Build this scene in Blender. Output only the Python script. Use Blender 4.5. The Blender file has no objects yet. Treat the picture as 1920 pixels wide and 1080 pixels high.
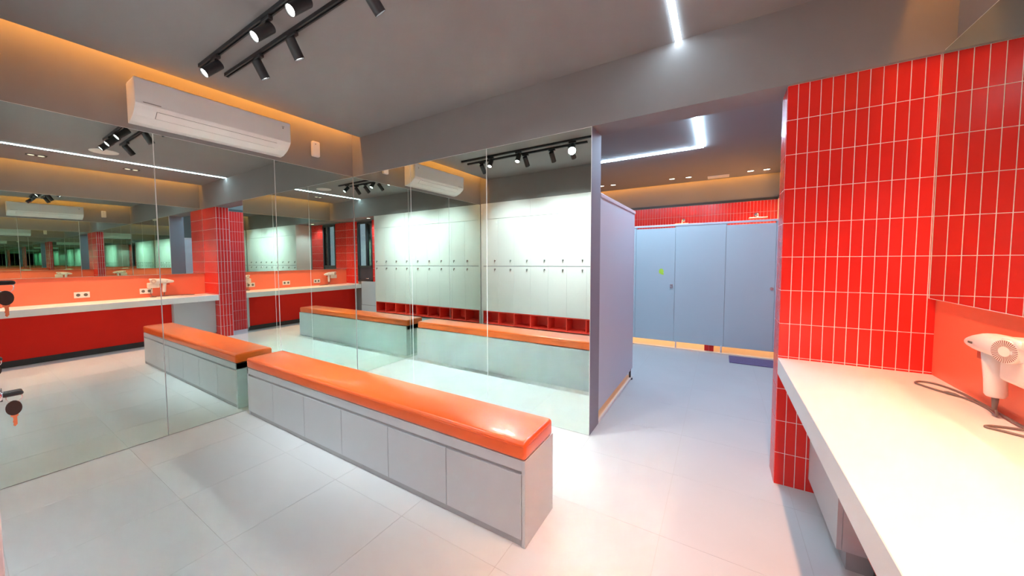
import bpy, bmesh, math, random
from mathutils import Vector, Matrix
random.seed(7)
S = bpy.context.scene
COL = S.collection
PI = math.pi

# ------------------------------------------------------------------ camera
cam_d = bpy.data.cameras.new('camera')
cam_d.sensor_fit = 'HORIZONTAL'
cam_d.sensor_width = 36.0
cam_d.lens = 683.17 / 1920 * 36.0
cam_d.shift_x = 84.283 / 1920
cam_d.shift_y = -17.513 / 1920
cam_d.clip_start = 0.01
cam_d.clip_end = 100
cam = bpy.data.objects.new('camera', cam_d)
COL.objects.link(cam)
yaw, pitch, roll = 0.6075, -0.0531, -0.0088
fwd = Vector((-math.sin(yaw) * math.cos(pitch), math.cos(yaw) * math.cos(pitch), math.sin(pitch)))
rt = Vector((math.cos(yaw), math.sin(yaw), 0))
up = rt.cross(fwd)
rt2 = rt * math.cos(roll) + up * math.sin(roll)
up2 = up * math.cos(roll) - rt * math.sin(roll)
M = Matrix((rt2, up2, -fwd)).transposed().to_4x4()
M.translation = Vector((3.6857, -2.8942, 1.4244))
cam.matrix_world = M
S.camera = cam

# ------------------------------------------------------------------ render look
S.view_settings.view_transform = 'Standard'
S.view_settings.look = 'None'
S.view_settings.exposure = 0.2
S.view_settings.gamma = 1.0
S.view_settings.use_curve_mapping = False
cy = S.cycles
cy.max_bounces = 16
cy.diffuse_bounces = 4
cy.glossy_bounces = 14
cy.transmission_bounces = 6
cy.transparent_max_bounces = 8
cy.sample_clamp_indirect = 0.0
cy.sample_clamp_direct = 0.0
cy.blur_glossy = 0.0
cy.caustics_reflective = True
cy.caustics_refractive = False
cy.use_denoising = True
try:
    cy.denoiser = 'OPENIMAGEDENOISE'
    cy.denoising_input_passes = 'RGB_ALBEDO_NORMAL'
    cy.use_light_tree = True
except Exception:
    pass

# light strengths (all lamps the room has)
L_LED = 28.0          # main cool white ceiling line
L_LED2 = 104.0         # L-shaped line over the cubicles
L_COVE = 45.0         # amber cove strips
P_TRACK = 98.0       # track spots towards the lockers
P_TRACKB = 160.0       # track spots towards the mirror
P_DOWN = 86.0        # twin downlights over the counter
P_SHOWER = 105.0       # warm downlights over the showers

# ------------------------------------------------------------------ world (daylight outside the small window)
W = bpy.data.worlds.new('world')
S.world = W
W.use_nodes = True
wn = W.node_tree
bg = wn.nodes['Background']
bg.inputs[0].default_value = (0.62, 0.62, 0.75, 1)
bg.inputs[1].default_value = 0.8

# ------------------------------------------------------------------ room numbers (metres)
C = 2.876      # ceiling
T = 2.436      # top of the mirrors and of the tiling
XR = 4.615     # right wall
YF = -3.33     # wall behind the lockers
D = 2.869      # locker fronts at y = -D
X1 = 2.853     # right edge of the mirror wall
XC = 3.9915    # left edge of the tiled column
YC = 0.0267    # its tiled face
CTOP = 0.802   # worktop height
ROOF = 3.03

# ------------------------------------------------------------------ materials
def lin(r, g, b):
    f = lambda c: (c / 255 / 12.92) if c / 255 <= 0.04045 else ((c / 255 + 0.055) / 1.055) ** 2.4
    return (f(r), f(g), f(b), 1)

def mat(name, col, rough=0.5, metal=0.0, var=0.0, scale=8.0, bump=0.0, bscale=60.0, spec=0.5, coat=0.0):
    m = bpy.data.materials.new(name)
    m.use_nodes = True
    nt = m.node_tree
    b = nt.nodes['Principled BSDF']
    b.inputs['Base Color'].default_value = col
    b.inputs['Roughness'].default_value = rough
    b.inputs['Metallic'].default_value = metal
    b.inputs['Specular IOR Level'].default_value = spec
    b.inputs['Coat Weight'].default_value = coat
    b.inputs['Coat Roughness'].default_value = 0.1
    tc = nt.nodes.new('ShaderNodeTexCoord')
    if var > 0:
        n = nt.nodes.new('ShaderNodeTexNoise')
        n.inputs['Scale'].default_value = scale
        n.inputs['Detail'].default_value = 4
        r = nt.nodes.new('ShaderNodeMapRange')
        r.inputs['To Min'].default_value = 1 - var
        r.inputs['To Max'].default_value = 1 + var
        mx = nt.nodes.new('ShaderNodeMix')
        mx.data_type = 'RGBA'
        mx.blend_type = 'MULTIPLY'
        mx.inputs['Factor'].default_value = 1
        mx.inputs['A'].default_value = col
        nt.links.new(tc.outputs['Object'], n.inputs['Vector'])
        nt.links.new(n.outputs['Fac'], r.inputs['Value'])
        nt.links.new(r.outputs['Result'], mx.inputs['B'])
        nt.links.new(mx.outputs['Result'], b.inputs['Base Color'])
    if bump > 0:
        n2 = nt.nodes.new('ShaderNodeTexNoise')
        n2.inputs['Scale'].default_value = bscale
        bp = nt.nodes.new('ShaderNodeBump')
        bp.inputs['Strength'].default_value = bump
        bp.inputs['Distance'].default_value = 0.004
        nt.links.new(tc.outputs['Object'], n2.inputs['Vector'])
        nt.links.new(n2.outputs['Fac'], bp.inputs['Height'])
        nt.links.new(bp.outputs['Normal'], b.inputs['Normal'])
    return m

def emit(name, col, s):
    m = bpy.data.materials.new(name)
    m.use_nodes = True
    nt = m.node_tree
    nt.nodes.remove(nt.nodes['Principled BSDF'])
    e = nt.nodes.new('ShaderNodeEmission')
    e.inputs[0].default_value = col
    e.inputs[1].default_value = s
    nt.links.new(e.outputs[0], nt.nodes['Material Output'].inputs[0])
    return m

def mirror_mat(name, col):
    m = bpy.data.materials.new(name)
    m.use_nodes = True
    nt = m.node_tree
    nt.nodes.remove(nt.nodes['Principled BSDF'])
    g = nt.nodes.new('ShaderNodeBsdfGlossy')
    g.inputs['Color'].default_value = col
    g.inputs['Roughness'].default_value = 0.0
    nt.links.new(g.outputs[0], nt.nodes['Material Output'].inputs[0])
    return m

def glass_mat(name, col, f):
    m = bpy.data.materials.new(name)
    m.use_nodes = True
    nt = m.node_tree
    nt.nodes.remove(nt.nodes['Principled BSDF'])
    g = nt.nodes.new('ShaderNodeBsdfGlossy')
    g.inputs['Roughness'].default_value = 0.02
    t = nt.nodes.new('ShaderNodeBsdfTransparent')
    t.inputs[0].default_value = col
    x = nt.nodes.new('ShaderNodeMixShader')
    x.inputs[0].default_value = f
    nt.links.new(t.outputs[0], x.inputs[1])
    nt.links.new(g.outputs[0], x.inputs[2])
    nt.links.new(x.outputs[0], nt.nodes['Material Output'].inputs[0])
    return m

PAINT = mat('grey_wall_paint', (0.23, 0.224, 0.224, 1), 0.75, var=0.05, scale=3, bump=0.05, bscale=90)
CEIL = mat('grey_ceiling_paint', (0.24, 0.238, 0.242, 1), 0.8, var=0.04, scale=2)
FLOOR = mat('pale_stone_tile', (0.585, 0.608, 0.618, 1), 0.42, var=0.05, scale=2.5, bump=0.02, bscale=40)
GROUT = mat('floor_grout', (0.54, 0.535, 0.52, 1), 0.9, var=0.03)
TILE = mat('red_glazed_tile', (0.76, 0.026, 0.020, 1), 0.2, var=0.10, scale=5, spec=0.38)
TGROUT = mat('pale_tile_grout', (0.86, 0.76, 0.72, 1), 0.85, var=0.03)
MIRROR = mirror_mat('mirror_silver', (0.77, 0.88, 0.82, 1))
MEDGE = mat('mirror_glass_edge', (0.78, 0.84, 0.82, 1), 0.3, var=0.02)
LAM = mat('light_grey_laminate', (0.545, 0.575, 0.60, 1), 0.42, var=0.02, scale=3)
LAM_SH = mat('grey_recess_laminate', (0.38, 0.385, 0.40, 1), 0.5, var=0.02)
LOCK_W = mat('off_white_locker_laminate', (0.78, 0.78, 0.76, 1), 0.45, var=0.02, scale=2)
LEATHER = mat('orange_leather', (0.90, 0.135, 0.018, 1), 0.30, var=0.07, scale=7, bump=0.10, bscale=120, coat=0.35)
LEATHER2 = mat('orange_piping', (0.78, 0.10, 0.01, 1), 0.35, var=0.05)
WHITE = mat('white_worktop', (0.86, 0.84, 0.82, 1), 0.3, var=0.015)
ORANGE = mat('orange_back_panel', (0.93, 0.19, 0.10, 1), 0.35, var=0.03, scale=3)
RED = mat('red_laminate', (0.80, 0.014, 0.004, 1), 0.6, var=0.03, spec=0.25)
CUBBY = mat('red_cubby_laminate', (0.90, 0.060, 0.035, 1), 0.4, var=0.03)
DARK = mat('charcoal_plinth', (0.05, 0.052, 0.055, 1), 0.6, var=0.05)
LAV = mat('blue_grey_partition', (0.52, 0.64, 0.70, 1), 0.45, var=0.02, scale=2)
LAV2 = mat('lavender_grey_partition', (0.54, 0.63, 0.74, 1), 0.45, var=0.02, scale=2)
ENDP = mat('dove_grey_paint', (0.235, 0.255, 0.32, 1), 0.6, var=0.03, scale=4)
ALU = mat('satin_aluminium', (0.70, 0.72, 0.80, 1), 0.35, metal=0.15, var=0.02)
CHROME = mat('chrome', (0.78, 0.79, 0.80, 1), 0.12, metal=1.0, var=0.01)
SATIN = mat('satin_steel', (0.62, 0.60, 0.58, 1), 0.45, metal=0.8, var=0.02)
BLACK = mat('black_powder_coat', (0.022, 0.024, 0.027, 1), 0.45, var=0.05)
BLKPL = mat('black_key_plastic', (0.015, 0.016, 0.018, 1), 0.25, var=0.05)
BRASS = mat('brass_key_metal', (0.62, 0.30, 0.16, 1), 0.3, metal=0.85, var=0.05)
PLAST = mat('white_plastic', (0.78, 0.765, 0.74, 1), 0.35, var=0.015)
CREAM = mat('cream_plastic', (0.82, 0.74, 0.66, 1), 0.35, var=0.02)
SLOT = mat('dark_slot', (0.12, 0.11, 0.10, 1), 0.6, var=0.03)
GSLOT = mat('pink_grey_slot', (0.28, 0.12, 0.10, 1), .6, var=.03)
TRIG = mat('red_trigger', (.55, .10, .06, 1), .4, var=.03)
CORD = mat('grey_cord_rubber', (0.20, 0.16, 0.15, 1), 0.5, var=0.05)
TRIM = mat('black_tile_trim', (0.03, 0.03, 0.03, 1), 0.4, var=0.03)
FRAME = mat('charcoal_window_frame', (0.045, 0.055, 0.065, 1), 0.4, var=0.04)
NAVY = mat('navy_panel', (0.05, 0.065, 0.095, 1), 0.4, var=0.04)
MAT = mat('purple_rubber_mat', (0.16, 0.13, 0.27, 1), 0.9, var=0.25, scale=60, bump=0.5, bscale=200)
GREEN = mat('lime_sticker', (0.55, 0.85, 0.08, 1), 0.5, var=0.05)
SHFLOOR = mat('cream_shower_floor', (0.80, 0.70, 0.58, 1), 0.4, var=0.03)
GLASS = glass_mat('window_glass', (0.85, 0.88, 0.92, 1), 0.12)
GLASS2 = glass_mat('tinted_window_glass', (0.12, 0.14, 0.15, 1), 0.3)
E_LED = emit('cool_white_led', (0.72, 0.88, 1.0, 1), L_LED)
E_LED2 = emit('blue_white_led', (0.55, 0.78, 1.0, 1), L_LED2)
E_COVE = emit('amber_led', (1.0, 0.37, 0.06, 1), L_COVE)
E_LENS = emit('spot_lens', (1.0, 0.98, 0.95, 1), 9.0)
E_LENST = emit('twin_lens', (1.0, 0.80, 0.60, 1), 1.3)
E_LENSW = emit('warm_lens', (1.0, 0.86, 0.68, 1), 6.0)

# ------------------------------------------------------------------ helpers
class MB:
    def __init__(self):
        self.bm = bmesh.new()
    def box(self, x0, x1, y0, y1, z0, z1, bev=0.0, seg=2, mi=0):
        r = bmesh.ops.create_cube(self.bm, size=1.0)
        vs = r['verts']
        for v in vs:
            v.co = Vector((x0 + (v.co.x + .5) * (x1 - x0), y0 + (v.co.y + .5) * (y1 - y0), z0 + (v.co.z + .5) * (z1 - z0)))
        fs = list({f for v in vs for f in v.link_faces})
        for f in fs:
            f.material_index = mi
        if bev > 0:
            es = list({e for v in vs for e in v.link_edges})
            bmesh.ops.bevel(self.bm, geom=es, offset=bev, segments=seg, affect='EDGES', profile=0.5)
        return self
    def prism(self, pts, axis, a, b, bev=0.0, seg=2):
        def P(p, t):
            if axis == 'y':
                return Vector((p[0], t, p[1]))
            if axis == 'x':
                return Vector((t, p[0], p[1]))
            return Vector((p[0], p[1], t))
        va = [self.bm.verts.new(P(p, a)) for p in pts]
        vb = [self.bm.verts.new(P(p, b)) for p in pts]
        n = len(pts)
        fs = [self.bm.faces.new(va), self.bm.faces.new(vb[::-1])]
        for i in range(n):
            fs.append(self.bm.faces.new((va[i], vb[i], vb[(i + 1) % n], va[(i + 1) % n])))
        bmesh.ops.recalc_face_normals(self.bm, faces=fs)
        if bev > 0:
            es = list({e for f in fs for e in f.edges})
            bmesh.ops.bevel(self.bm, geom=es, offset=bev, segments=seg, affect='EDGES', profile=0.5)
        return self
    def tube(self, path, rad, n=10, cap=True):
        path = [Vector(p) for p in path]
        rads = rad if isinstance(rad, (list, tuple)) else [rad] * len(path)
        rings = []
        ref = None
        for i, p in enumerate(path):
            d = (path[min(i + 1, len(path) - 1)] - path[max(i - 1, 0)])
            if d.length < 1e-9:
                d = path[-1] - path[0]
            d.normalize()
            if ref is None:
                ref = Vector((0, 0, 1)) if abs(d.z) < .9 else Vector((1, 0, 0))
            u = (ref - d * ref.dot(d)).normalized()
            ref = u
            w = d.cross(u)
            rings.append([self.bm.verts.new(p + (u * math.cos(2 * PI * k / n) + w * math.sin(2 * PI * k / n)) * rads[i]) for k in range(n)])
        for a, b in zip(rings, rings[1:]):
            for k in range(n):
                f = self.bm.faces.new((a[k], a[(k + 1) % n], b[(k + 1) % n], b[k]))
                f.smooth = True
        if cap:
            self.bm.faces.new(rings[0][::-1])
            self.bm.faces.new(rings[-1])
        return self
    def disc(self, c, nrm, r, t=0.003, n=24, r2=None):
        c = Vector(c)
        nrm = Vector(nrm).normalized()
        return self.tube([c, c + nrm * t], [r, r2 if r2 else r], n)
    def torus(self, c, nrm, R, r, n=20, m=6):
        c = Vector(c)
        nrm = Vector(nrm).normalized()
        ref = Vector((0, 0, 1)) if abs(nrm.z) < .9 else Vector((1, 0, 0))
        u = (ref - nrm * ref.dot(nrm)).normalized()
        w = nrm.cross(u)
        rg = []
        for k in range(n):
            a = 2 * PI * k / n
            d = u * math.cos(a) + w * math.sin(a)
            rg.append([self.bm.verts.new(c + d * (R + r * math.cos(2 * PI * j / m)) + nrm * r * math.sin(2 * PI * j / m)) for j in range(m)])
        for k in range(n):
            for j in range(m):
                f = self.bm.faces.new((rg[k][j], rg[(k + 1) % n][j], rg[(k + 1) % n][(j + 1) % m], rg[k][(j + 1) % m]))
                f.smooth = True
        return self
    def build(self, name, m, parent=None, loc=None, smooth=False):
        me = bpy.data.meshes.new(name)
        bmesh.ops.recalc_face_normals(self.bm, faces=self.bm.faces)
        if smooth:
            for f in self.bm.faces:
                f.smooth = True
        self.bm.to_mesh(me)
        self.bm.free()
        for x in (m if isinstance(m, (list, tuple)) else [m]):
            me.materials.append(x)
        o = bpy.data.objects.new(name, me)
        COL.objects.link(o)
        if loc is not None:
            o.location = loc
        if parent is not None:
            o.parent = parent
        return o

def inst(name, src, parent, loc, rot=None):
    o = bpy.data.objects.new(name, src.data if hasattr(src, 'data') else src)
    COL.objects.link(o)
    o.parent = parent
    o.location = loc
    if rot:
        o.rotation_euler = rot
    return o

def tag(o, label, cat, group=None):
    o['label'] = label
    o['category'] = cat
    if group:
        o['group'] = group
    return o

def thing(name, label, cat, loc=(0, 0, 0), group=None):
    o = bpy.data.objects.new(name, None)
    COL.objects.link(o)
    o.location = loc
    o.empty_display_size = 0.1
    return tag(o, label, cat, group)

def struct(o, label=None):
    o['kind'] = 'structure'
    if label:
        o['label'] = label
    return o

def copy_tree(src, loc, label):
    r = src.copy()
    COL.objects.link(r)
    r.location = loc
    r['label'] = label
    for ch in list(src.children):
        c = ch.copy()
        COL.objects.link(c)
        c.parent = r
        for g in list(ch.children):
            d = g.copy()
            COL.objects.link(d)
            d.parent = c
    return r

def spot(parent, loc, direction, power, col, size, blend, radius):
    ld = bpy.data.lights.new('spot_beam', 'SPOT')
    ld.energy = power
    ld.color = col
    ld.spot_size = math.radians(size)
    ld.spot_blend = blend
    ld.shadow_soft_size = radius
    o = bpy.data.objects.new('spot_beam', ld)
    COL.objects.link(o)
    o.location = loc
    o.rotation_euler = Vector(direction).to_track_quat('-Z', 'Y').to_euler()
    if parent:
        o.parent = parent
    return o

# ================================================================== STRUCTURE
# floor slab and its tiles
fl = struct(MB().box(-0.3, 4.9, -3.6, 5.9, -0.12, -0.0012).build('floor', GROUT), 'pale grey large format tiled floor')
TX, TY, G = 0.60, 0.643, 0.0008
tmesh = MB().box(G, TX - G, G, TY - G, -0.012, 0.0)
tsrc = tmesh.build('tile', FLOOR, fl, (X1 + 0.008 - 5 * TX, -0.86 - 4 * TY, 0))
for i in range(-5, 3):
    for j in range(-4, 11):
        if (i, j) == (-5, -4):
            continue
        inst('tile', tsrc, fl, (X1 + 0.008 + i * TX, -0.86 + j * TY, 0))

# ceilings: dropped slabs with open cove slots at the side walls
XG = 0.145
cl = MB()
cl.box(XG, XR - XG, -D, 0.0, C, C + 0.03)
cl.box(-0.2, 4.8, 0.26, 5.43, C, C + 0.03)
cl.box(-0.3, 4.9, -3.6, 5.9, ROOF, ROOF + 0.1)
struct(cl.build('ceiling', CEIL), 'dark grey painted ceiling with cove slots')

wl = MB()
wl.box(-0.16, -0.006, YF - .2, 0.27, 0, T)
wl.box(-0.16, 0.0, YF - .2, 0.27, T, ROOF)
struct(wl.build('wall_left', PAINT), 'grey painted wall above the mirror panels')
wr = MB()
wr.box(XR + 0.004, XR + 0.2, YF - .2, 0.27, 0, T + 0.01)
wr.box(XR, XR + 0.2, YF - .2, 0.27, T + 0.01, ROOF)
struct(wr.build('wall_right', PAINT), 'grey painted wall above the counter mirror')
wb = MB()
wb.box(-0.1, X1, 0.006, 0.265, 0, T)
wb.box(-0.1, XR + .1, 0.0, 0.265, T, ROOF, mi=1)
struct(wb.build('wall_back', [ENDP, PAINT]), 'grey beam and partition wall behind the mirrors')

# tiled column at the right end of the beam
col = struct(MB().box(XC + 0.0018, XR + 0.05, YC + 0.0014, YC + 0.225, 0, T).build('wall_column', TGROUT), 'red tiled column under the beam')
PX, PZ = 0.0487, 0.203
def tile_mesh(w, h):
    b = MB().box(0.0017, w - 0.0017, 0, 0.008, 0.0017, h - 0.0017, 0.0008, 1)
    return b
tm = tile_mesh(PX, PZ).build('tile', TILE, col, (XC, YC, 0))
for i in range(13):
    for k in range(12):
        if i == 0 and k == 0:
            continue
        if i == 12:
            continue
        inst('tile', tm, col, (XC + i * PX, YC, k * PZ))
wlast = XR - (XC + 12 * PX)
tl = tile_mesh(wlast, PZ).build('tile', TILE, col, (XC + 12 * PX, YC, 0))
for k in range(1, 12):
    inst('tile', tl, col, (XC + 12 * PX, YC, k * PZ))
for i in range(4):                      # jamb side of the column
    for k in range(12):
        inst('tile', tm, col, (XC, YC + 0.010 + (i + 1) * 0.0525, k * PZ), (0, 0, -PI / 2))

def tiled(name, mats, axis, const, a0, a1, z0, z1, parent, sgn):
    """many small tiles joined into one part, too fine to pick apart"""
    b = MB()
    n = max(1, round((a1 - a0) / PX))
    w = (a1 - a0) / n
    k0 = int(round(z0 / PZ))
    k1 = int(round(z1 / PZ))
    for i in range(n):
        for k in range(k0, k1):
            u0, u1 = a0 + i * w + .0017, a0 + (i + 1) * w - .0017
            if axis == 'y':
                b.box(u0, u1, min(const, const - sgn * .009), max(const, const - sgn * .009), k * PZ + .0017, (k + 1) * PZ - .0017)
            else:
                b.box(min(const, const - sgn * .009), max(const, const - sgn * .009), u0, u1, k * PZ + .0017, (k + 1) * PZ - .0017)
    o = b.build(name, mats, parent)
    o['kind'] = 'stuff'
    return o

# wall behind the lockers with the tiled bay and the window
wf = MB()
wf.box(-0.1, 2.99, YF - .2, YF + .006, 0, T)
wf.box(2.99, 3.54, YF - .065, YF - .003, 0, T)
wf.box(4.115, XR + .1, YF - .065, YF - .003, 0, T)
wf.box(3.54, 4.115, YF - .065, YF - .003, 2.405, T)
wf.box(3.54, 4.115, YF - .065, YF - .003, 0, 0.88)
wf.box(-0.1, XR + .1, YF - .2, -D, T + .012, ROOF)
wfo = struct(wf.build('wall_front', PAINT), 'grey bulkhead and tiled bay behind the lockers')
tiled('tile', TILE, 'y', YF - .002, 2.99, 3.54, 0.8, T, wfo, -1)
tiled('tile', TILE, 'y', YF - .002, 4.115, XR, 0.812, T, wfo, -1)
MB().box(2.99, 3.54, YF - .012, YF + .0055, 0.8, T).build('tile_backing', TGROUT, wfo)
MB().box(4.115, XR, YF - .012, YF + .0055, 0.8, T).build('tile_backing', TGROUT, wfo)
ddo = MB().box(2.94, 3.99, YF - .02, YF + .012, 0.27, 0.88, .003).box(2.94, 3.99, YF - .02, YF + .02, 0, 0.262, .003).build('dado_panel', LAV2, wfo)

# window_1
wi = struct(MB().box(3.54, 3.585, YF - .06, YF + .015, .88, 2.405).box(4.07, 4.115, YF - .06, YF + .015, .88, 2.405)
            .box(3.54, 4.115, YF - .06, YF + .015, 2.36, 2.405).box(3.54, 4.115, YF - .06, YF + .015, .88, .92)
            .box(3.54, 4.115, YF - .06, YF + .015, 1.235, 1.285).box(3.735, 3.785, YF - .06, YF + .015, 1.285, 2.36)
            .build('window_1', FRAME), 'charcoal framed window beside the lockers')
MB().box(3.785, 4.07, YF - .03, YF - .022, 1.285, 2.36).build('pane', GLASS, wi)
MB().box(3.585, 3.735, YF - .03, YF - .022, 1.285, 2.36).build('pane', GLASS2, wi)
MB().box(3.585, 4.07, YF - .03, YF - .01, .92, 1.235, .003).build('lower_panel', NAVY, wi)
MB().tube([(3.70, YF + .004, .955), (3.705, YF + .010, .955), (3.79, YF + .010, .955), (3.795, YF + .004, .955)], .014, 10).build('handle', CHROME, wi)

# shower area shell
YB = 5.575
ws = struct(MB().box(-0.3, 4.75, YB, YB + .2, 0, ROOF).build('wall_shower_back', PAINT), 'wall above the showers with red tiles')
MB().box(1.2, 4.5, YB - .0085, YB + .004, 1.4, T).build('tile_backing', TGROUT, ws)
tiled('tile', TILE, 'y', YB - .010, 1.2, 4.5, 1.6, T, ws, -1)
MB().box(-0.2, 4.5, YB - .016, YB + .004, T, T + .045).build('tile_trim', TRIM, ws)
wsr = struct(MB().box(4.506, 4.75, 0.25, YB, 0, ROOF).build('wall_shower_right', PAINT), 'red tiled side wall beside the showers')
MB().box(4.4915, 4.508, 0.266, YB, 0, T).build('tile_backing', TGROUT, wsr)
tiled('tile', TILE, 'x', 4.490, 0.266, 3.58, 0, T, wsr, -1)
MB().box(4.486, 4.508, 0.266, YB, T, T + .045).build('tile_trim', TRIM, wsr)
struct(MB().box(-0.3, -0.1, 0.265, YB, 0, ROOF).build('wall_shower_left', PAINT), 'grey wall at the far left of the showers')

# ================================================================== MIRRORS
def mirror_panel(name, label, x0, x1, y0, y1, z0, z1, face, group=None):
    b = MB().box(x0, x1, y0, y1, z0, z1)
    bm = b.bm
    for f in bm.faces:
        f.material_index = 0 if f.normal.dot(Vector(face)) > .9 else 1
    bm.normal_update()
    for f in bm.faces:
        f.material_index = 0 if f.normal.dot(Vector(face)) > .9 else 1
    ft = [f for f in bm.faces if f.material_index == 0][0]
    r = bmesh.ops.inset_region(bm, faces=[ft], thickness=0.0032, depth=0.0)
    for f in r['faces']:
        f.material_index = 1
    o = b.build(name, [MIRROR, MEDGE])
    return tag(o, label, 'mirror', group)
PW = 0.951
gp = 0.0012
lab_l = ['floor-to-ceiling mirror panel on left wall, beside the corner and the bench end',
         'tall left wall mirror panel between the two full height seams, under air conditioner',
         'tall mirror panel at the left edge of the photo, reflecting the far counter']
for i in range(3):
    mirror_panel('mirror_panel', lab_l[i], -0.006, 0.0, -PW * (i + 1) + gp, -PW * i - gp - (.004 if i == 0 else 0), 0.004, T - 0.002, (1, 0, 0))
lab_b = ['back wall mirror panel next to the corner with the left mirrors',
         'middle mirror panel of the three on the back wall behind the bench',
         'back wall mirror panel ending at the doorway to the cubicles']
for i in range(3):
    mirror_panel('mirror_panel', lab_b[i], PW * i + gp + (.004 if i == 0 else 0), PW * (i + 1) - gp, 0.0, 0.006, 0.004, T - 0.002, (0, -1, 0))
mirror_panel('wall_mirror', 'long mirror above the orange strip and white counter on right wall', XR - 0.036, XR - .001, YF + .004, YC - .002, 1.20, T + .008, (-1, 0, 0))

# ================================================================== BENCH
BX0, BX1, BF, BB, BH = 0.106, 2.931, -1.330, -0.989, 0.440
bench = thing('storage_bench', 'long grey storage bench with orange leather cushion in the middle of the floor', 'bench', (0, 0, 0))
b = MB()
b.box(BX1 - .018, BX1, BF, BB, 0, BH, .001, 1)
b.box(BX0, BX0 + .018, BF, BB, 0, BH, .001, 1)
b.box(BX0, BX1, BB, BB + .016, 0, BH)
b.box(BX0 + .018, BX1 - .018, BF + .03, BB, .04, BH - .02)
b.build('carcass', LAM, bench)
MB().box(BX0, BX1 - .018, BF, BB, BH - .055, BH, .001, 1).build('top_rail', LAM, bench)
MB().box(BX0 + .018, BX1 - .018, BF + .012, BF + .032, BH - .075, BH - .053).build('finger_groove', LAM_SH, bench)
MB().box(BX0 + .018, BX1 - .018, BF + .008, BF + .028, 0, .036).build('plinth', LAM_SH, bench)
dx = [BX0 + .019, .556, 1.026, 1.496, 1.972, 2.442, BX1 - .019]
for i in range(6):
    MB().box(dx[i] + .0018, dx[i + 1] - .0018, BF, BF + .018, .036, BH - .074, .001, 1).build('door', LAM, bench)
# cushion: rounded, slightly crowned
b = MB()
b.box(BX0 + .002, BX1 + .002, BF - .004, BB + .004, BH + .001, BH + .092, .018, 4)
bm = b.bm
bmesh.ops.bisect_plane(bm, geom=bm.verts[:] + bm.edges[:] + bm.faces[:], plane_co=(1.3, 0, 0), plane_no=(1, 0, 0))
for t in range(1, 14):
    x = BX0 + (BX1 - BX0) * t / 14
    bmesh.ops.bisect_plane(bm, geom=bm.verts[:] + bm.edges[:] + bm.faces[:], plane_co=(x, 0, 0), plane_no=(1, 0, 0))
for t in range(1, 5):
    y = BF + (BB - BF) * t / 5
    bmesh.ops.bisect_plane(bm, geom=bm.verts[:] + bm.edges[:] + bm.faces[:], plane_co=(0, y, 0), plane_no=(0, 1, 0))
for v in bm.verts:
    if v.co.z > BH + .07:
        u = (v.co.x - BX0) / (BX1 - BX0) * 2 - 1
        w = (v.co.y - BF) / (BB - BF) * 2 - 1
        v.co.z += .008 * max(0, 1 - u ** 6) * max(0, 1 - w * w) + .0025 * math.sin(v.co.x * 9) * max(0, 1 - w * w)
cush = b.build('cushion', LEATHER, bench, smooth=True)
zz = BH + .070
e = .0
MB().tube([(BX0 + .018, BF - .004 + e, zz), (BX1 - .016, BF - .004, zz), (BX1 - .004, BF + .003, zz), (BX1 + .002, BF + .016, zz), (BX1 + .002, BB - .014, zz), (BX1 - .006, BB + .001, zz), (BX1 - .02, BB + .004, zz), (BX0 + .018, BB + .004, zz)], .0022, 6).build('piping', LEATHER2, cush)

# ================================================================== LOCKERS
LXE = 2.9205
lk = thing('locker_bank', 'wall of off-white lockers in two tiers with red cubbies below, seen in the mirrors', 'lockers', (0, 0, 0))
b = MB()
b.box(0.055, 2.919, YF + .009, -D - .0195, 0.46, 2.444)
b.box(2.9205, 2.9358, YF + .008, -D + .002, 0, 2.445, .001, 1)
b.box(0.004, 0.05, YF + .008, -D, 0, 2.445)
b.build('carcass', LOCK_W, lk)
for i in range(3):
    x0 = .05 + i * (LXE - .05) / 3
    MB().box(x0 + .001, x0 + (LXE - .05) / 3 - .001, -D - .019, -D, 2.158, 2.445, .001, 1).build('fascia_panel', LOCK_W, lk)
LP = (LXE - .05) / 9
dm_u = MB().box(.0004, LP - .0004, -.018, 0, 0, 2.152 - 1.300, .001, 1)
dm_l = MB().box(.0004, LP - .0004, -.018, 0, 0, 1.286 - .462, .001, 1)
lockb = MB().tube([(0, 0, 0), (0, .006, 0)], .013, 16).tube([(0, .006, 0), (0, .014, 0)], .010, 16)
du = dl_ = None
lock0 = None
LX = []
for i in range(9):
    x0 = .05 + i * LP
    for up_ in (True, False):
        if up_:
            if du is None:
                d = du = dm_u.build('door', LOCK_W, lk, (x0, -D, 1.300))
            else:
                d = inst('door', du, lk, (x0, -D, 1.300))
            lz = 1.397 - 1.300
        else:
            if dl_ is None:
                d = dl_ = dm_l.build('door', LOCK_W, lk, (x0, -D, .462))
            else:
                d = inst('door', dl_, lk, (x0, -D, .462))
            lz = 1.239 - .462
        if lock0 is None:
            lock0 = lockb.build('lock', CHROME, d, (LP - .062, 0, lz))
        else:
            inst('lock', lock0, d, (LP - .062, 0, lz))
        LX.append((x0 + LP - .062, 1.397 if up_ else 1.239, i, up_))
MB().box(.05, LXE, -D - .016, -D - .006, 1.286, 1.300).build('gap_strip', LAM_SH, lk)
# red cubby row
cb = MB()
z0, z1 = .238, .445
cb.box(.03, 2.918, -D - .30, -D, z0 - .018, z0).box(.03, 2.918, -D - .30, -D, z1, z1 + .014)
cb.box(.03, 2.918, -D - .30, -D - .285, z0, z1)
for i in range(10):
    x = .05 + i * LP
    cb.box(x - .008, x + .008, -D - .29, -D, z0, z1)
cb.build('cubby_row', CUBBY, lk)
MB().box(.05, LXE, YF + .02, -D - .02, 0, .196).build('plinth', LAM, lk)

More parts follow.
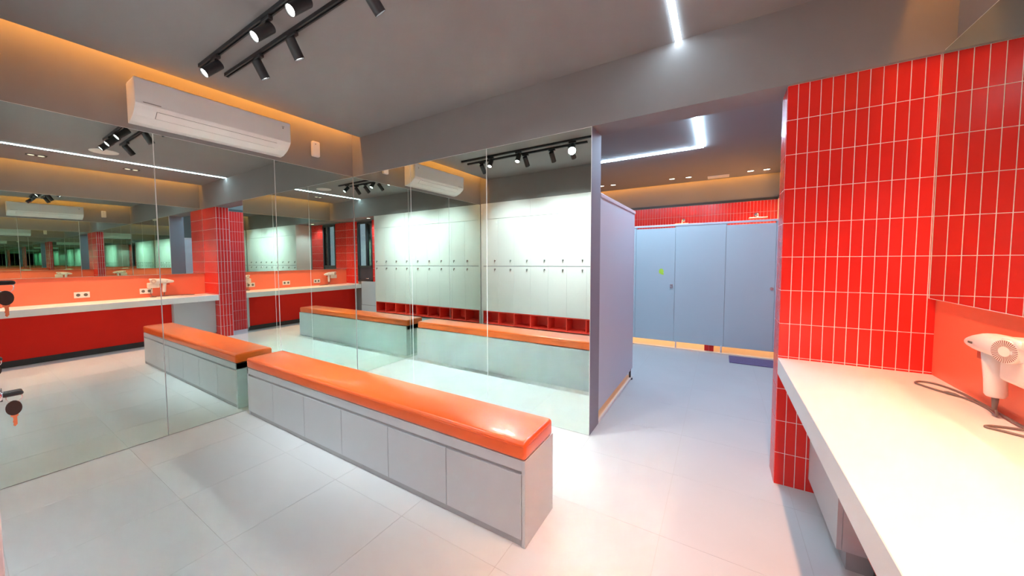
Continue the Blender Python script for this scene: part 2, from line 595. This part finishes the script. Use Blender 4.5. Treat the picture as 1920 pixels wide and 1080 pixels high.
# keys hanging from every lock
key0 = None
lab_row = {True: 'upper', False: 'lower'}
ordw = ['first', 'second', 'third', 'fourth', 'fifth', 'sixth', 'seventh', 'eighth', 'ninth']
for (x, z, i, up_) in LX:
    if i == 8:
        label = ('black-headed locker keys at the left photo edge, in the upper locker row' if up_
                 else 'black-headed key with copper blade hanging lowest at the left photo edge')
    else:
        label = 'small keys on ring in %s-row locker lock, %s lock from the mirror corner' % (lab_row[up_], ordw[i])
    if key0 is None:
        k = thing('locker_key', label, 'keys', (x, -D, z), 'keys in the locker locks')
        MB().box(-.010, .010, .013, .033, -.0030, .0030, .0026, 2).build('key_head', BLKPL, k)
        MB().torus((0, .0245, -.0065), (1, 0, .15), .0072, .0006).build('key_ring', CHROME, k)
        sp = MB().tube([(-.0020, .0235, -.0215), (.0020, .0235, -.0215)], .0092, 20)
        for v in sp.bm.verts:
            v.co.y = .0235 + (v.co.y - .0235) * .84
            v.co.z = -.0215 + (v.co.z + .0215) * 1.13
        bmesh.ops.bevel(sp.bm, geom=[e_ for e_ in sp.bm.edges if len(e_.link_faces) == 2 and e_.calc_face_angle(0) > .8], offset=.0010, segments=2, affect='EDGES')
        spo = sp.build('spare_key', BLKPL, k)
        kb = MB()
        kb.prism([(.0200, -.0295), (.0272, -.0295), (.0272, -.0335), (.0258, -.0345), (.0258, -.0455), (.0236, -.0485), (.0219, -.0465), (.0225, -.0435), (.0216, -.0415), (.0224, -.0385), (.0218, -.0345), (.0200, -.0335)], 'x', -.0010, .0010)
        kb.build('key_blade', BRASS, spo)
        key0 = k
    else:
        copy_tree(key0, (x, -D, z), label)

# ================================================================== COUNTER
ct = thing('vanity_counter', 'long white dressing counter with orange back strip along right wall', 'counter', (0, 0, 0))
MB().box(3.9912, XR, YF + .014, YC - .001, CTOP - .10, CTOP, .002, 1).build('worktop', WHITE, ct)
bs = tag(MB().box(XR - .010, XR + .002, YF + .004, YC - .001, CTOP + .0005, 1.195).build('splashback_panel', ORANGE), 'long orange back strip between white counter and wall mirror', 'splashback')
MB().box(4.25, 4.27, YF + .015, -.625, .09, CTOP - .1).build('knee_panel', RED, ct)
MB().box(4.27, 4.29, YF + .015, -.625, 0, .09).build('plinth', DARK, ct)
cab = thing('base_cabinet', 'small grey cabinet under the counter beside the tiled column', 'cabinet', (0, 0, 0))
MB().box(4.170, 4.56, -.622, YC - .002, .085, CTOP - .101).build('body', LAM, cab)
MB().box(4.151, 4.169, -.620, YC - .004, .085, CTOP - .112, .001, 1).build('door', LAM, cab)
MB().box(4.185, 4.56, -.615, YC - .004, 0, .085).build('plinth', LAM_SH, cab)

# sockets
sk0 = None
for y, lab in ((-.868, 'white double wall socket on orange strip, nearest the tiled column'),
               (-1.655, 'white double wall socket on orange strip, middle one of three'),
               (-2.44, 'white double wall socket on orange strip, nearest the window end')):
    if sk0 is None:
        k = sk0 = thing('wall_socket', lab, 'socket', (XR - .010, y, .915), 'sockets on the orange strip')
        MB().box(-.009, 0, -.088, .088, -.046, .046, .003, 2).build('plate', PLAST, k)
        for s in (-1, 1):
            oo = MB().disc((-.009, s * .042, 0), (-1, 0, 0), .024, .0015, 20).build('outlet', SLOT, k)
    else:
        copy_tree(sk0, (XR - .010, y, .915), lab)

# hair dryers
def dryer(loc, label, with_loop):
    d = thing('hair_dryer', label, 'hair dryer', loc, 'wall hair dryers')
    # local: x away from the wall is negative, nozzle towards +y
    MB().box(-.066, 0.0, -.320, -.150, -.105, -.012, .014, 3).build('wall_holder', CREAM, d)
    prof = [(-.282, .016), (-.278, .030), (-.262, .041), (-.225, .047), (-.16, .048), (-.10, .046), (-.05, .042), (0.0, .033), (.035, .024), (.050, .019), (.055, .013)]
    b = MB()
    b.tube([(-.047 - .015 * (y + .28) / .335, y, .014 - max(0, y + .08) * .12) for y, r in prof], [r * .92 for y, r in prof], 22)
    b.build('barrel', PLAST, d, smooth=True)
    MB().box(-.082, -.010, -.292, -.185, .030, .062, .013, 3).build('air_hood', PLAST, d)
    gn = Vector((-.93, -.3676, 0))
    gu = Vector((-.3676, .93, 0))
    gw = Vector((0, 0, 1))
    gc = Vector((-.079, -.238, .014))
    g = MB().disc(gc, gn, .043, .014, 28, .040).build('fan_grille', CREAM, d)
    sl = MB()
    gf = gc + gn * .0142
    for k in range(36):
        a = 2 * PI * k / 36
        c, s_ = math.cos(a), math.sin(a)
        pts = []
        for r, wd in ((.018, .0005), (.0395, .0013)):
            pts.append((r * c - wd * s_, r * s_ + wd * c))
            pts.append((r * c + wd * s_, r * s_ - wd * c))
        q4 = (pts[0], pts[1], pts[3], pts[2])
        vs = [sl.bm.verts.new(gf + gu * p[0] + gw * p[1]) for p in q4]
        vt = [sl.bm.verts.new(gf + gn * .0006 + gu * p[0] + gw * p[1]) for p in q4]
        sl.bm.faces.new(vt)
        for q in range(4):
            sl.bm.faces.new((vs[q], vs[(q + 1) % 4], vt[(q + 1) % 4], vt[q]))
    sl.build('grille_slot', GSLOT, g)['kind'] = 'stuff'
    h = MB()
    h.tube([(-.050, -.078, -.020), (-.049, -.082, -.07), (-.046, -.086, -.12), (-.044, -.088, -.178), (-.044, -.088, -.187)], [.030, .028, .0275, .027, .022], 18)
    h.build('handle', PLAST, d, smooth=True)
    MB().box(-.066, -.048, -.045, -.008, -.058, -.026, .004, 2).build('trigger', TRIG, d)
    MB().box(-.1015, -.098, -.065, -.040, .006, .014, .001, 1).build('badge', SLOT, d)
    MB().tube([(-.044, -.088, -.182), (-.044, -.088, -.206), (-.045, -.089, -.235)], [.0095, .0085, .006], 10).build('strain_relief', CORD, d)
    def smooth_path(pts, n=6):
        P = [Vector(p) for p in pts]
        out = []
        for i in range(len(P) - 1):
            p0, p1, p2, p3 = P[max(i - 1, 0)], P[i], P[i + 1], P[min(i + 2, len(P) - 1)]
            for t in range(n):
                t /= n
                out.append(.5 * ((2 * p1) + (-p0 + p2) * t + (2 * p0 - 5 * p1 + 4 * p2 - p3) * t * t + (-p0 + 3 * p1 - 3 * p2 + p3) * t ** 3))
        out.append(P[-1])
        return out
    L = Vector(loc)
    if with_loop:
        w = [(4.560, -.629, .836), (4.566, -.625, .812), (4.583, -.52, .807), (4.572, -.42, .807), (4.548, -.37, .807), (4.517, -.325, .807), (4.487, -.262, .807), (4.478, -.222, .807),
             (4.50, -.188, .807), (4.53, -.185, .807), (4.558, -.215, .807), (4.582, -.30, .808), (4.586, -.40, .810), (4.585, -.50, .812), (4.584, -.60, .812), (4.583, -.70, .81), (4.585, -.80, .81),
             (4.56, -.83, .807), (4.51, -.80, .807), (4.483, -.782, .807), (4.50, -.762, .807), (4.54, -.752, .807), (4.58, -.76, .811), (4.587, -.80, .83), (4.588, -.812, .90), (4.575, -.80, .96), (4.56, -.78, .985)]
        MB().tube([p - L for p in smooth_path(w)], .0042, 8).build('cord', CORD, d)
        MB().tube([Vector(p) - L for p in ((4.528, -.343, .808), (4.536, -.355, .809), (4.549, -.372, .809), (4.556, -.383, .808))], [.005, .0075, .0075, .005], 8).build('cord_clip', CORD, d)
    else:
        w = [(4.553, L.y - .08, .835), (4.55, L.y - .05, .808), (4.52, L.y + .05, .807), (4.49, L.y + .16, .807), (4.52, L.y + .21, .807), (4.57, L.y + .12, .807), (4.585, L.y, .81), (4.586, L.y - .12, .83), (4.575, L.y - .16, .97)]
        MB().tube([p - L for p in smooth_path(w)], .0042, 8).build('cord', CORD, d)
    return d
dryer((XR - .0125, -.540, 1.070), 'white wall hair dryer with round fan grille at right photo edge', True)
dryer((XR - .0125, -2.66, 1.070), 'white wall hair dryer at the window end of the counter, seen reflected', False)

# ================================================================== AIR CONDITIONER, SENSOR
ac = thing('air_conditioner', 'white split air conditioner on left wall above the mirrors', 'air conditioner', (0, 0, 0))
y0, y1 = -2.045, -.885
prof = [(0, 2.468), (.06, 2.476), (.133, 2.508), (.185, 2.552), (.2, 2.578), (.2, 2.755), (.19, 2.765), (.02, 2.765), (0, 2.755)]
MB().prism(prof, 'y', y0, y1, .004, 2).build('body', PLAST, ac)
def on_slope(t):          # along the lower slanted face
    a, b_ = Vector((.133, 0, 2.508)), Vector((.185, 0, 2.552))
    return a + (b_ - a) * t
sl = Vector((.052, 0, .044)).normalized()
nm = Vector((.044, 0, -.052)).normalized()
def slanted(u0, u1, ya, yb, th, lift, base=Vector((.133, 0, 2.508))):
    b = MB()
    A, B = base + sl * u0 + nm * lift, base + sl * u1 + nm * lift
    q = [A, B, B + nm * th, A + nm * th]
    b.prism([(p.x, p.z) for p in q], 'y', ya, yb)
    return b
slanted(.004, .062, y0 + .13, y1 - .13, .004, -.001).build('air_flap', PLAST, ac)
slanted(.0015, .004, y0 + .128, y1 - .128, .0015, .0).build('flap_gap', SLOT, ac)
slanted(.062, .0640, y0 + .128, y1 - .128, .0012, .0).build('flap_gap', SLOT, ac)
slanted(.0015, .064, y0 + .1265, y0 + .1295, .0012, .0).build('flap_gap', SLOT, ac)
MB().box(.1995, .2012, y0 + .045, y0 + .15, 2.590, 2.594).build('brand_strip', SLOT, ac)
MB().disc((.2, y1 - .075, 2.700), (1, 0, 0), .006, .0015, 12).build('indicator', SLOT, ac)
MB().box(.2, .2012, y1 - .085, y1 - .062, 2.712, 2.716).build('indicator_mark', SLOT, ac)
ws_ = thing('wall_sensor', 'small white wall dispenser above mirror beside air conditioner', 'dispenser', (0, -.505, 2.64))
MB().box(0, .045, -.045, .045, -.082, .082, .014, 3).build('casing', PLAST, ws_)
MB().disc((.045, -.012, .048), (1, 0, 0), .006, .001, 12).build('indicator', SLOT, ws_)

# ================================================================== CEILING FITTINGS
for y, xa, xb, lab in ((-1.735, .505, 2.30, 'black ceiling light track nearer the lockers'), (-1.566, .511, 2.42, 'black ceiling light track nearer the back mirrors')):
    t = thing('lighting_track', lab, 'light track', (0, y, C))
    MB().box(xa, xb, -.015, -.006, -.024, 0).box(xa, xb, .006, .015, -.024, 0).box(xa, xb, -.006, .006, -.012, 0).build('rail', BLACK, t)
    MB().box(xa - .004, xa, -.016, .016, -.025, 0).build('end_cap', BLACK, t)

def track_spot(x, y, dirv, label, power, rad=.06, cone=88, can_len=.085):
    s = thing('track_spotlight', label, 'spotlight', (x, y, C - .024), 'black spotlights on the ceiling tracks')
    MB().box(-.045, .045, -.015, .015, -.022, 0, .003, 1).build('adapter', BLACK, s)
    d = Vector(dirv).normalized()
    piv = Vector((0, 0, -.055))
    MB().tube([(0, 0, -.02), piv], .009, 10).box(-.016, .016, -.012, .012, -.066, -.04, .003, 1).build('stem', BLACK, s)
    a, b_ = piv - d * .035, piv + d * can_len
    can = MB().tube([a + Vector((0, 0, -.012)), b_ + Vector((0, 0, -.012))], .032, 20, cap=False)
    A = a + Vector((0, 0, -.012))
    Bv = b_ + Vector((0, 0, -.012))
    can.disc(A, d, .032, .004, 20)
    can.tube([Bv - d * .012, Bv - d * .001], .0285, 20, cap=False)
    cn = can.build('can', BLACK, s)
    MB().disc(Bv - d * .010, d, .0285, .002, 20).build('lens', E_LENS, cn)
    spot(s, Bv + d * .004, d, power, (.90, .97, 1.0), cone, 1.0, rad)
    return s
aimA = (-.04, -.71, -.70)
track_spot(.76, -1.735, aimA, 'lit black spotlight at the near end of the left track, first by the air conditioner', P_TRACK, .05, 74, .105)
track_spot(1.46, -1.735, aimA, 'lit black spotlight, second along the left ceiling track', P_TRACK, .05, 74, .105)
track_spot(1.84, -1.735, aimA, 'lit black spotlight, third along left track at the top photo edge', P_TRACK, .05, 74, .105)
track_spot(2.10, -1.735, (.08, -.71, -.70), 'black spotlight at far end of the left track, seen only reflected', P_TRACK, .05, 74, .105)
aimB = (.02, .50, -.86)
track_spot(1.01, -1.566, aimB, 'black spotlight facing away on right track, nearest its end', P_TRACKB)
track_spot(1.44, -1.566, aimB, 'black spotlight facing away, second along the right ceiling track', P_TRACKB)
track_spot(2.17, -1.566, (.16, .66, -.74), 'black spotlight cut off by the top photo edge, facing the back mirrors', P_TRACKB * 0.44, .042)

l1 = thing('ceiling_led_strip', 'straight cool white LED line in the changing room ceiling', 'LED light', (0, 0, 0))
MB().box(3.405, 3.437, -D + .004, -.002, C - .008, C + .004).build('diffuser', E_LED, l1)
MB().box(3.401, 3.405, -D + .004, -.002, C - .002, C + .004).box(3.437, 3.441, -D + .004, -.002, C - .002, C + .004).build('profile', ALU, l1)
l2 = thing('ceiling_led_strip', 'bent L-shaped blue-white LED line in ceiling over the cubicles', 'LED light', (0, 0, 0))
MB().box(3.435, 3.470, .30, 2.873, C - .015, C + .004).box(1.2, 3.435, 2.838, 2.873, C - .015, C + .004).build('diffuser', E_LED2, l2)

for xa, xb, ya, yb, lab in ((.112, .134, -D + .02, -.02, 'amber cove light strip above the left wall mirrors'),
                            (XR - .134, XR - .112, -D + .02, -.02, 'amber cove light strip above the counter wall')):
    o = MB().box(xa, xb, ya, yb, ROOF - .022, ROOF - .012).build('cove_light', E_COVE)
    tag(o, lab, 'cove light')
tag(MB().box(.2, 4.4, YB - .135, YB - .11, ROOF - .022, ROOF - .012).build('cove_light', E_COVE), 'amber cove light strip above the shower tiles', 'cove light')

sp_ = thing('ceiling_speaker', 'round white ceiling speaker near the LED line, seen in left mirror', 'speaker', (2.976, -1.613, C))
MB().disc((0, 0, 0), (0, 0, -1), .140, .006, 40, .136).build('grille', PLAST, sp_)
MB().torus((0, 0, -.004), (0, 0, 1), .140, .005, 40, 6).build('rim', PLAST, sp_)

def twin(x, y, label):
    t = thing('recessed_downlight', label, 'downlight', (x, y, C), 'twin downlights over the counter')
    MB().box(-.045, .045, -.095, -.088, -.005, .002).box(-.045, .045, .088, .095, -.005, .002).box(-.045, -.038, -.088, .088, -.005, .002).box(.038, .045, -.088, .088, -.005, .002).box(-.038, .038, -.004, .004, -.005, .002).build('frame', BLACK, t)
    for s in (-1, 1):
        MB().disc((0, s * .046, -.003), (0, 0, -1), .030, .002, 20).build('lamp', E_LENST, t)
        spot(t, (0, s * .046, -.012), (.20, 0, -1), P_DOWN, (1.0, .47, .26), 100, .8, .03)
twin(3.925, -1.13, 'twin downlight over the counter, the one nearer the column')
twin(3.925, -2.10, 'twin downlight over the counter, the one nearer the lockers')

dn0 = None
d = thing('recessed_downlight', 'added round fill downlight under the bulkhead by the window bay', 'downlight', (3.40, -3.10, T + .012))  # added fill lamp, keeps the locker end panel from going black
MB().torus((0, 0, -.001), (0, 0, 1), .052, .005, 24, 6).build('rim', BLACK, d)
MB().disc((0, 0, 0), (0, 0, -1), .045, .002, 20).build('lamp', E_LENSW, d)
spot(d, (0, 0, -.012), (0, 0, -1), 34, (.80, .88, 1.0), 130, .6, .04)
for (x, lab) in ((1.68, 'left lamp of the leftmost shower downlight pair, at the mirror wall edge'), (1.90, 'right lamp of the leftmost shower downlight pair'),
                 (2.915, 'left lamp of middle shower downlight pair, left of the vent'), (3.176, 'right lamp of middle shower downlight pair, beside the vent'),
                 (4.07, 'left lamp of the shower downlight pair right of the vent'), (4.285, 'right lamp of rightmost shower downlight pair by the tiled column')):
    y = 4.78 + (x - 1.68) * .09
    d = thing('recessed_downlight', lab, 'downlight', (x, y, C), 'round downlights over the showers')
    MB().torus((0, 0, -.001), (0, 0, 1), .052, .005, 24, 6).build('rim', BLACK, d)
    MB().disc((0, 0, 0), (0, 0, -1), .045, .002, 20).build('lamp', E_LENSW, d)
    spot(d, (0, 0, -.012), (0, -.14, -1), P_SHOWER, (1.0, .56, .24), 100, .6, .04)
# warm lamp over the side cubicle row
for x, y, lab in ((2.3, .95, 'round downlight hidden over the side cubicles'),):
    d = thing('recessed_downlight', lab, 'downlight', (x, y, C), 'round downlights over the showers')
    MB().torus((0, 0, -.001), (0, 0, 1), .052, .005, 24, 6).build('rim', BLACK, d)
    MB().disc((0, 0, 0), (0, 0, -1), .045, .002, 20).build('lamp', E_LENSW, d)
    spot(d, (0, 0, -.012), (0, 0, -1), P_SHOWER * .9, (1.0, .50, .20), 70, .5, .04)

vt = thing('ceiling_vent', 'small rectangular ceiling vent above the cubicles', 'vent', (3.62, 5.16, C))
MB().box(-.16, .16, -.115, .115, -.012, 0, .003, 1).build('frame', PLAST, vt)
for k in range(6):
    MB().box(-.14, .14, -.095 + k * .034, -.078 + k * .034, -.016, -.011).build('slat', PLAST, vt)

# ================================================================== SHOWER CUBICLES
Y3 = 3.583
cu = thing('shower_cubicle_front', 'row of blue-grey shower doors and panel facing the doorway', 'cubicles', (0, 0, 0))
def cdoor(x0, x1, ztop):
    return MB().box(x0 + .003, x1 - .003, Y3 - .009, Y3 + .009, .112, ztop, .0015, 1).build('door', LAV, cu)
d1 = cdoor(2.55, 3.112, 1.882)
MB().box(3.112, 3.745, Y3 - .009, Y3 + .009, .112, 1.905, .0015, 1).build('panel', LAV, cu)
d2 = cdoor(3.745, 4.305, 1.882)
MB().box(4.305, 4.49, Y3 - .009, Y3 + .009, .112, 1.905, .0015, 1).build('panel', LAV2, cu)
MB().box(1.30, 2.55, Y3 - .009, Y3 + .009, .112, 1.905, .0015, 1).build('panel', LAV, cu)
for x in (2.55, 3.112, 3.745, 4.305):
    MB().box(x - .014, x + .014, Y3 + .010, Y3 + .016, .112, 1.905).build('gap_blocker', LAM_SH, cu)  # added strip behind each door gap, blocks light and darkens the seam
MB().box(1.30, 4.49, Y3 - .018, Y3 + .018, 1.905, 1.935, .004, 2).build('head_rail', ALU, cu)
for x in (3.140, 3.722):
    MB().tube([(x, Y3, 0), (x, Y3, .125)], .010, 12).disc((x, Y3, 0), (0, 0, 1), .024, .006, 16).build('leg', ALU, cu)
MB().box(3.045, 3.085, Y3 - .022, Y3 - .009, .955, .975, .003, 1).box(3.047, 3.083, Y3 - .018, Y3 - .009, .985, 1.010, .003, 1).build('latch', CHROME, d1)
MB().disc((4.27, Y3 - .009, .985), (0, -1, 0), .020, .012, 20).disc((4.27, Y3 - .021, .985), (0, -1, 0), .012, .014, 16).build('knob', CHROME, d2)
st = MB().prism([(.022, .03), (.012, .042), (-.012, .044), (-.030, .030), (-.036, .0), (-.028, -.03), (.0, -.044), (.012, -.05), (.034, -.048), (.032, -.03), (.024, -.022), (.034, .0)], 'y', -.0012, 0).build('door_sticker', GREEN, None, (2.925, Y3 - .0092, 1.205))
tag(st, 'lime green round sticker on the left shower door', 'sticker')
# low threshold and shower floor, dividing wall
MB().box(1.3, 4.488, Y3 - .02, YB - .02, .0005, .018, .002, 1).build('floor_pan', SHFLOOR, cu)
dv = thing('divider_wall', 'dark red tiled divider end under the middle cubicle panel', 'divider', (0, 0, 0))
MB().box(3.515, 3.632, Y3 + .03, YB - .02, .019, 1.86).build('core', TGROUT, dv)
for k in range(2):
    for q in range(9):
        MB().box(3.515 + k * .0585 + .001, 3.515 + (k + 1) * .0585 - .001, Y3 + .022, Y3 + .031, .02 + q * PZ + .001, .02 + (q + 1) * PZ - .001).build('tile', TILE, dv)
mt = MB().box(3.815, 4.345, 3.10, 3.50, .0005, .012, .004, 2).build('floor_mat', MAT)
tag(mt, 'purple rubber mat on floor before the right shower door', 'mat')
# shower heads over the doors
sh0 = None
for x, y, z, lab in ((3.06, 5.30, 2.075, 'small overhead shower above the left shower door'), (4.20, 5.22, 2.10, 'square rain shower above the right shower door')):
    s = thing('overhead_shower', lab, 'shower', (x, y, z), 'overhead showers above the cubicles')
    w = .11 if x < 4 else .125
    MB().box(-w, w, -w, w, -.010, 0, .003, 1).build('plate', SATIN, s)
    MB().tube([(0, 0, 0), (0, 0, .05), (0, .03, .085), (0, YB - y - .012, .085)], .011, 10).build('arm', CHROME, s)
    MB().disc((0, YB - y - .012, .085), (0, -1, 0), .03, .008, 16).build('flange', CHROME, s)

# side cubicle screen right behind the mirror wall
sc = thing('partition_screen', 'lavender grey partition screen behind the mirror wall end', 'partition', (0, 0, 0))
MB().box(X1 - .022, X1 - .004, .268, 1.745, .105, 1.935, .0015, 1).build('panel', LAV2, sc)
MB().box(1.3, X1 - .004, 1.745, 1.763, .105, 1.935, .0015, 1).build('return_panel', LAV, sc)
MB().box(X1 - .034, X1 + .006, .266, 1.770, 1.935, 1.968, .004, 2).box(1.3, X1 - .03, 1.738, 1.770, 1.935, 1.968, .004, 2).build('head_rail', ALU, sc)
MB().box(X1 - .006, X1 - .001, .268, .292, 1.0, 1.935).build('wall_channel', LAV2, sc)
MB().tube([(X1 - .012, 1.66, 0), (X1 - .012, 1.66, .12)], .011, 12).disc((X1 - .012, 1.66, .0), (0, 0, 1), .030, .014, 16).build('leg', DARK, sc)
MB().box(1.3, X1 - .012, .268, 1.74, .0005, .020, .002, 1).build('floor_pan', SHFLOOR, sc)
MB().box(X1 - .012, X1 + .004, .268, 1.74, .0005, .022, .003, 1).build('threshold', PLAST, sc)
bpy.context.view_layer.update()
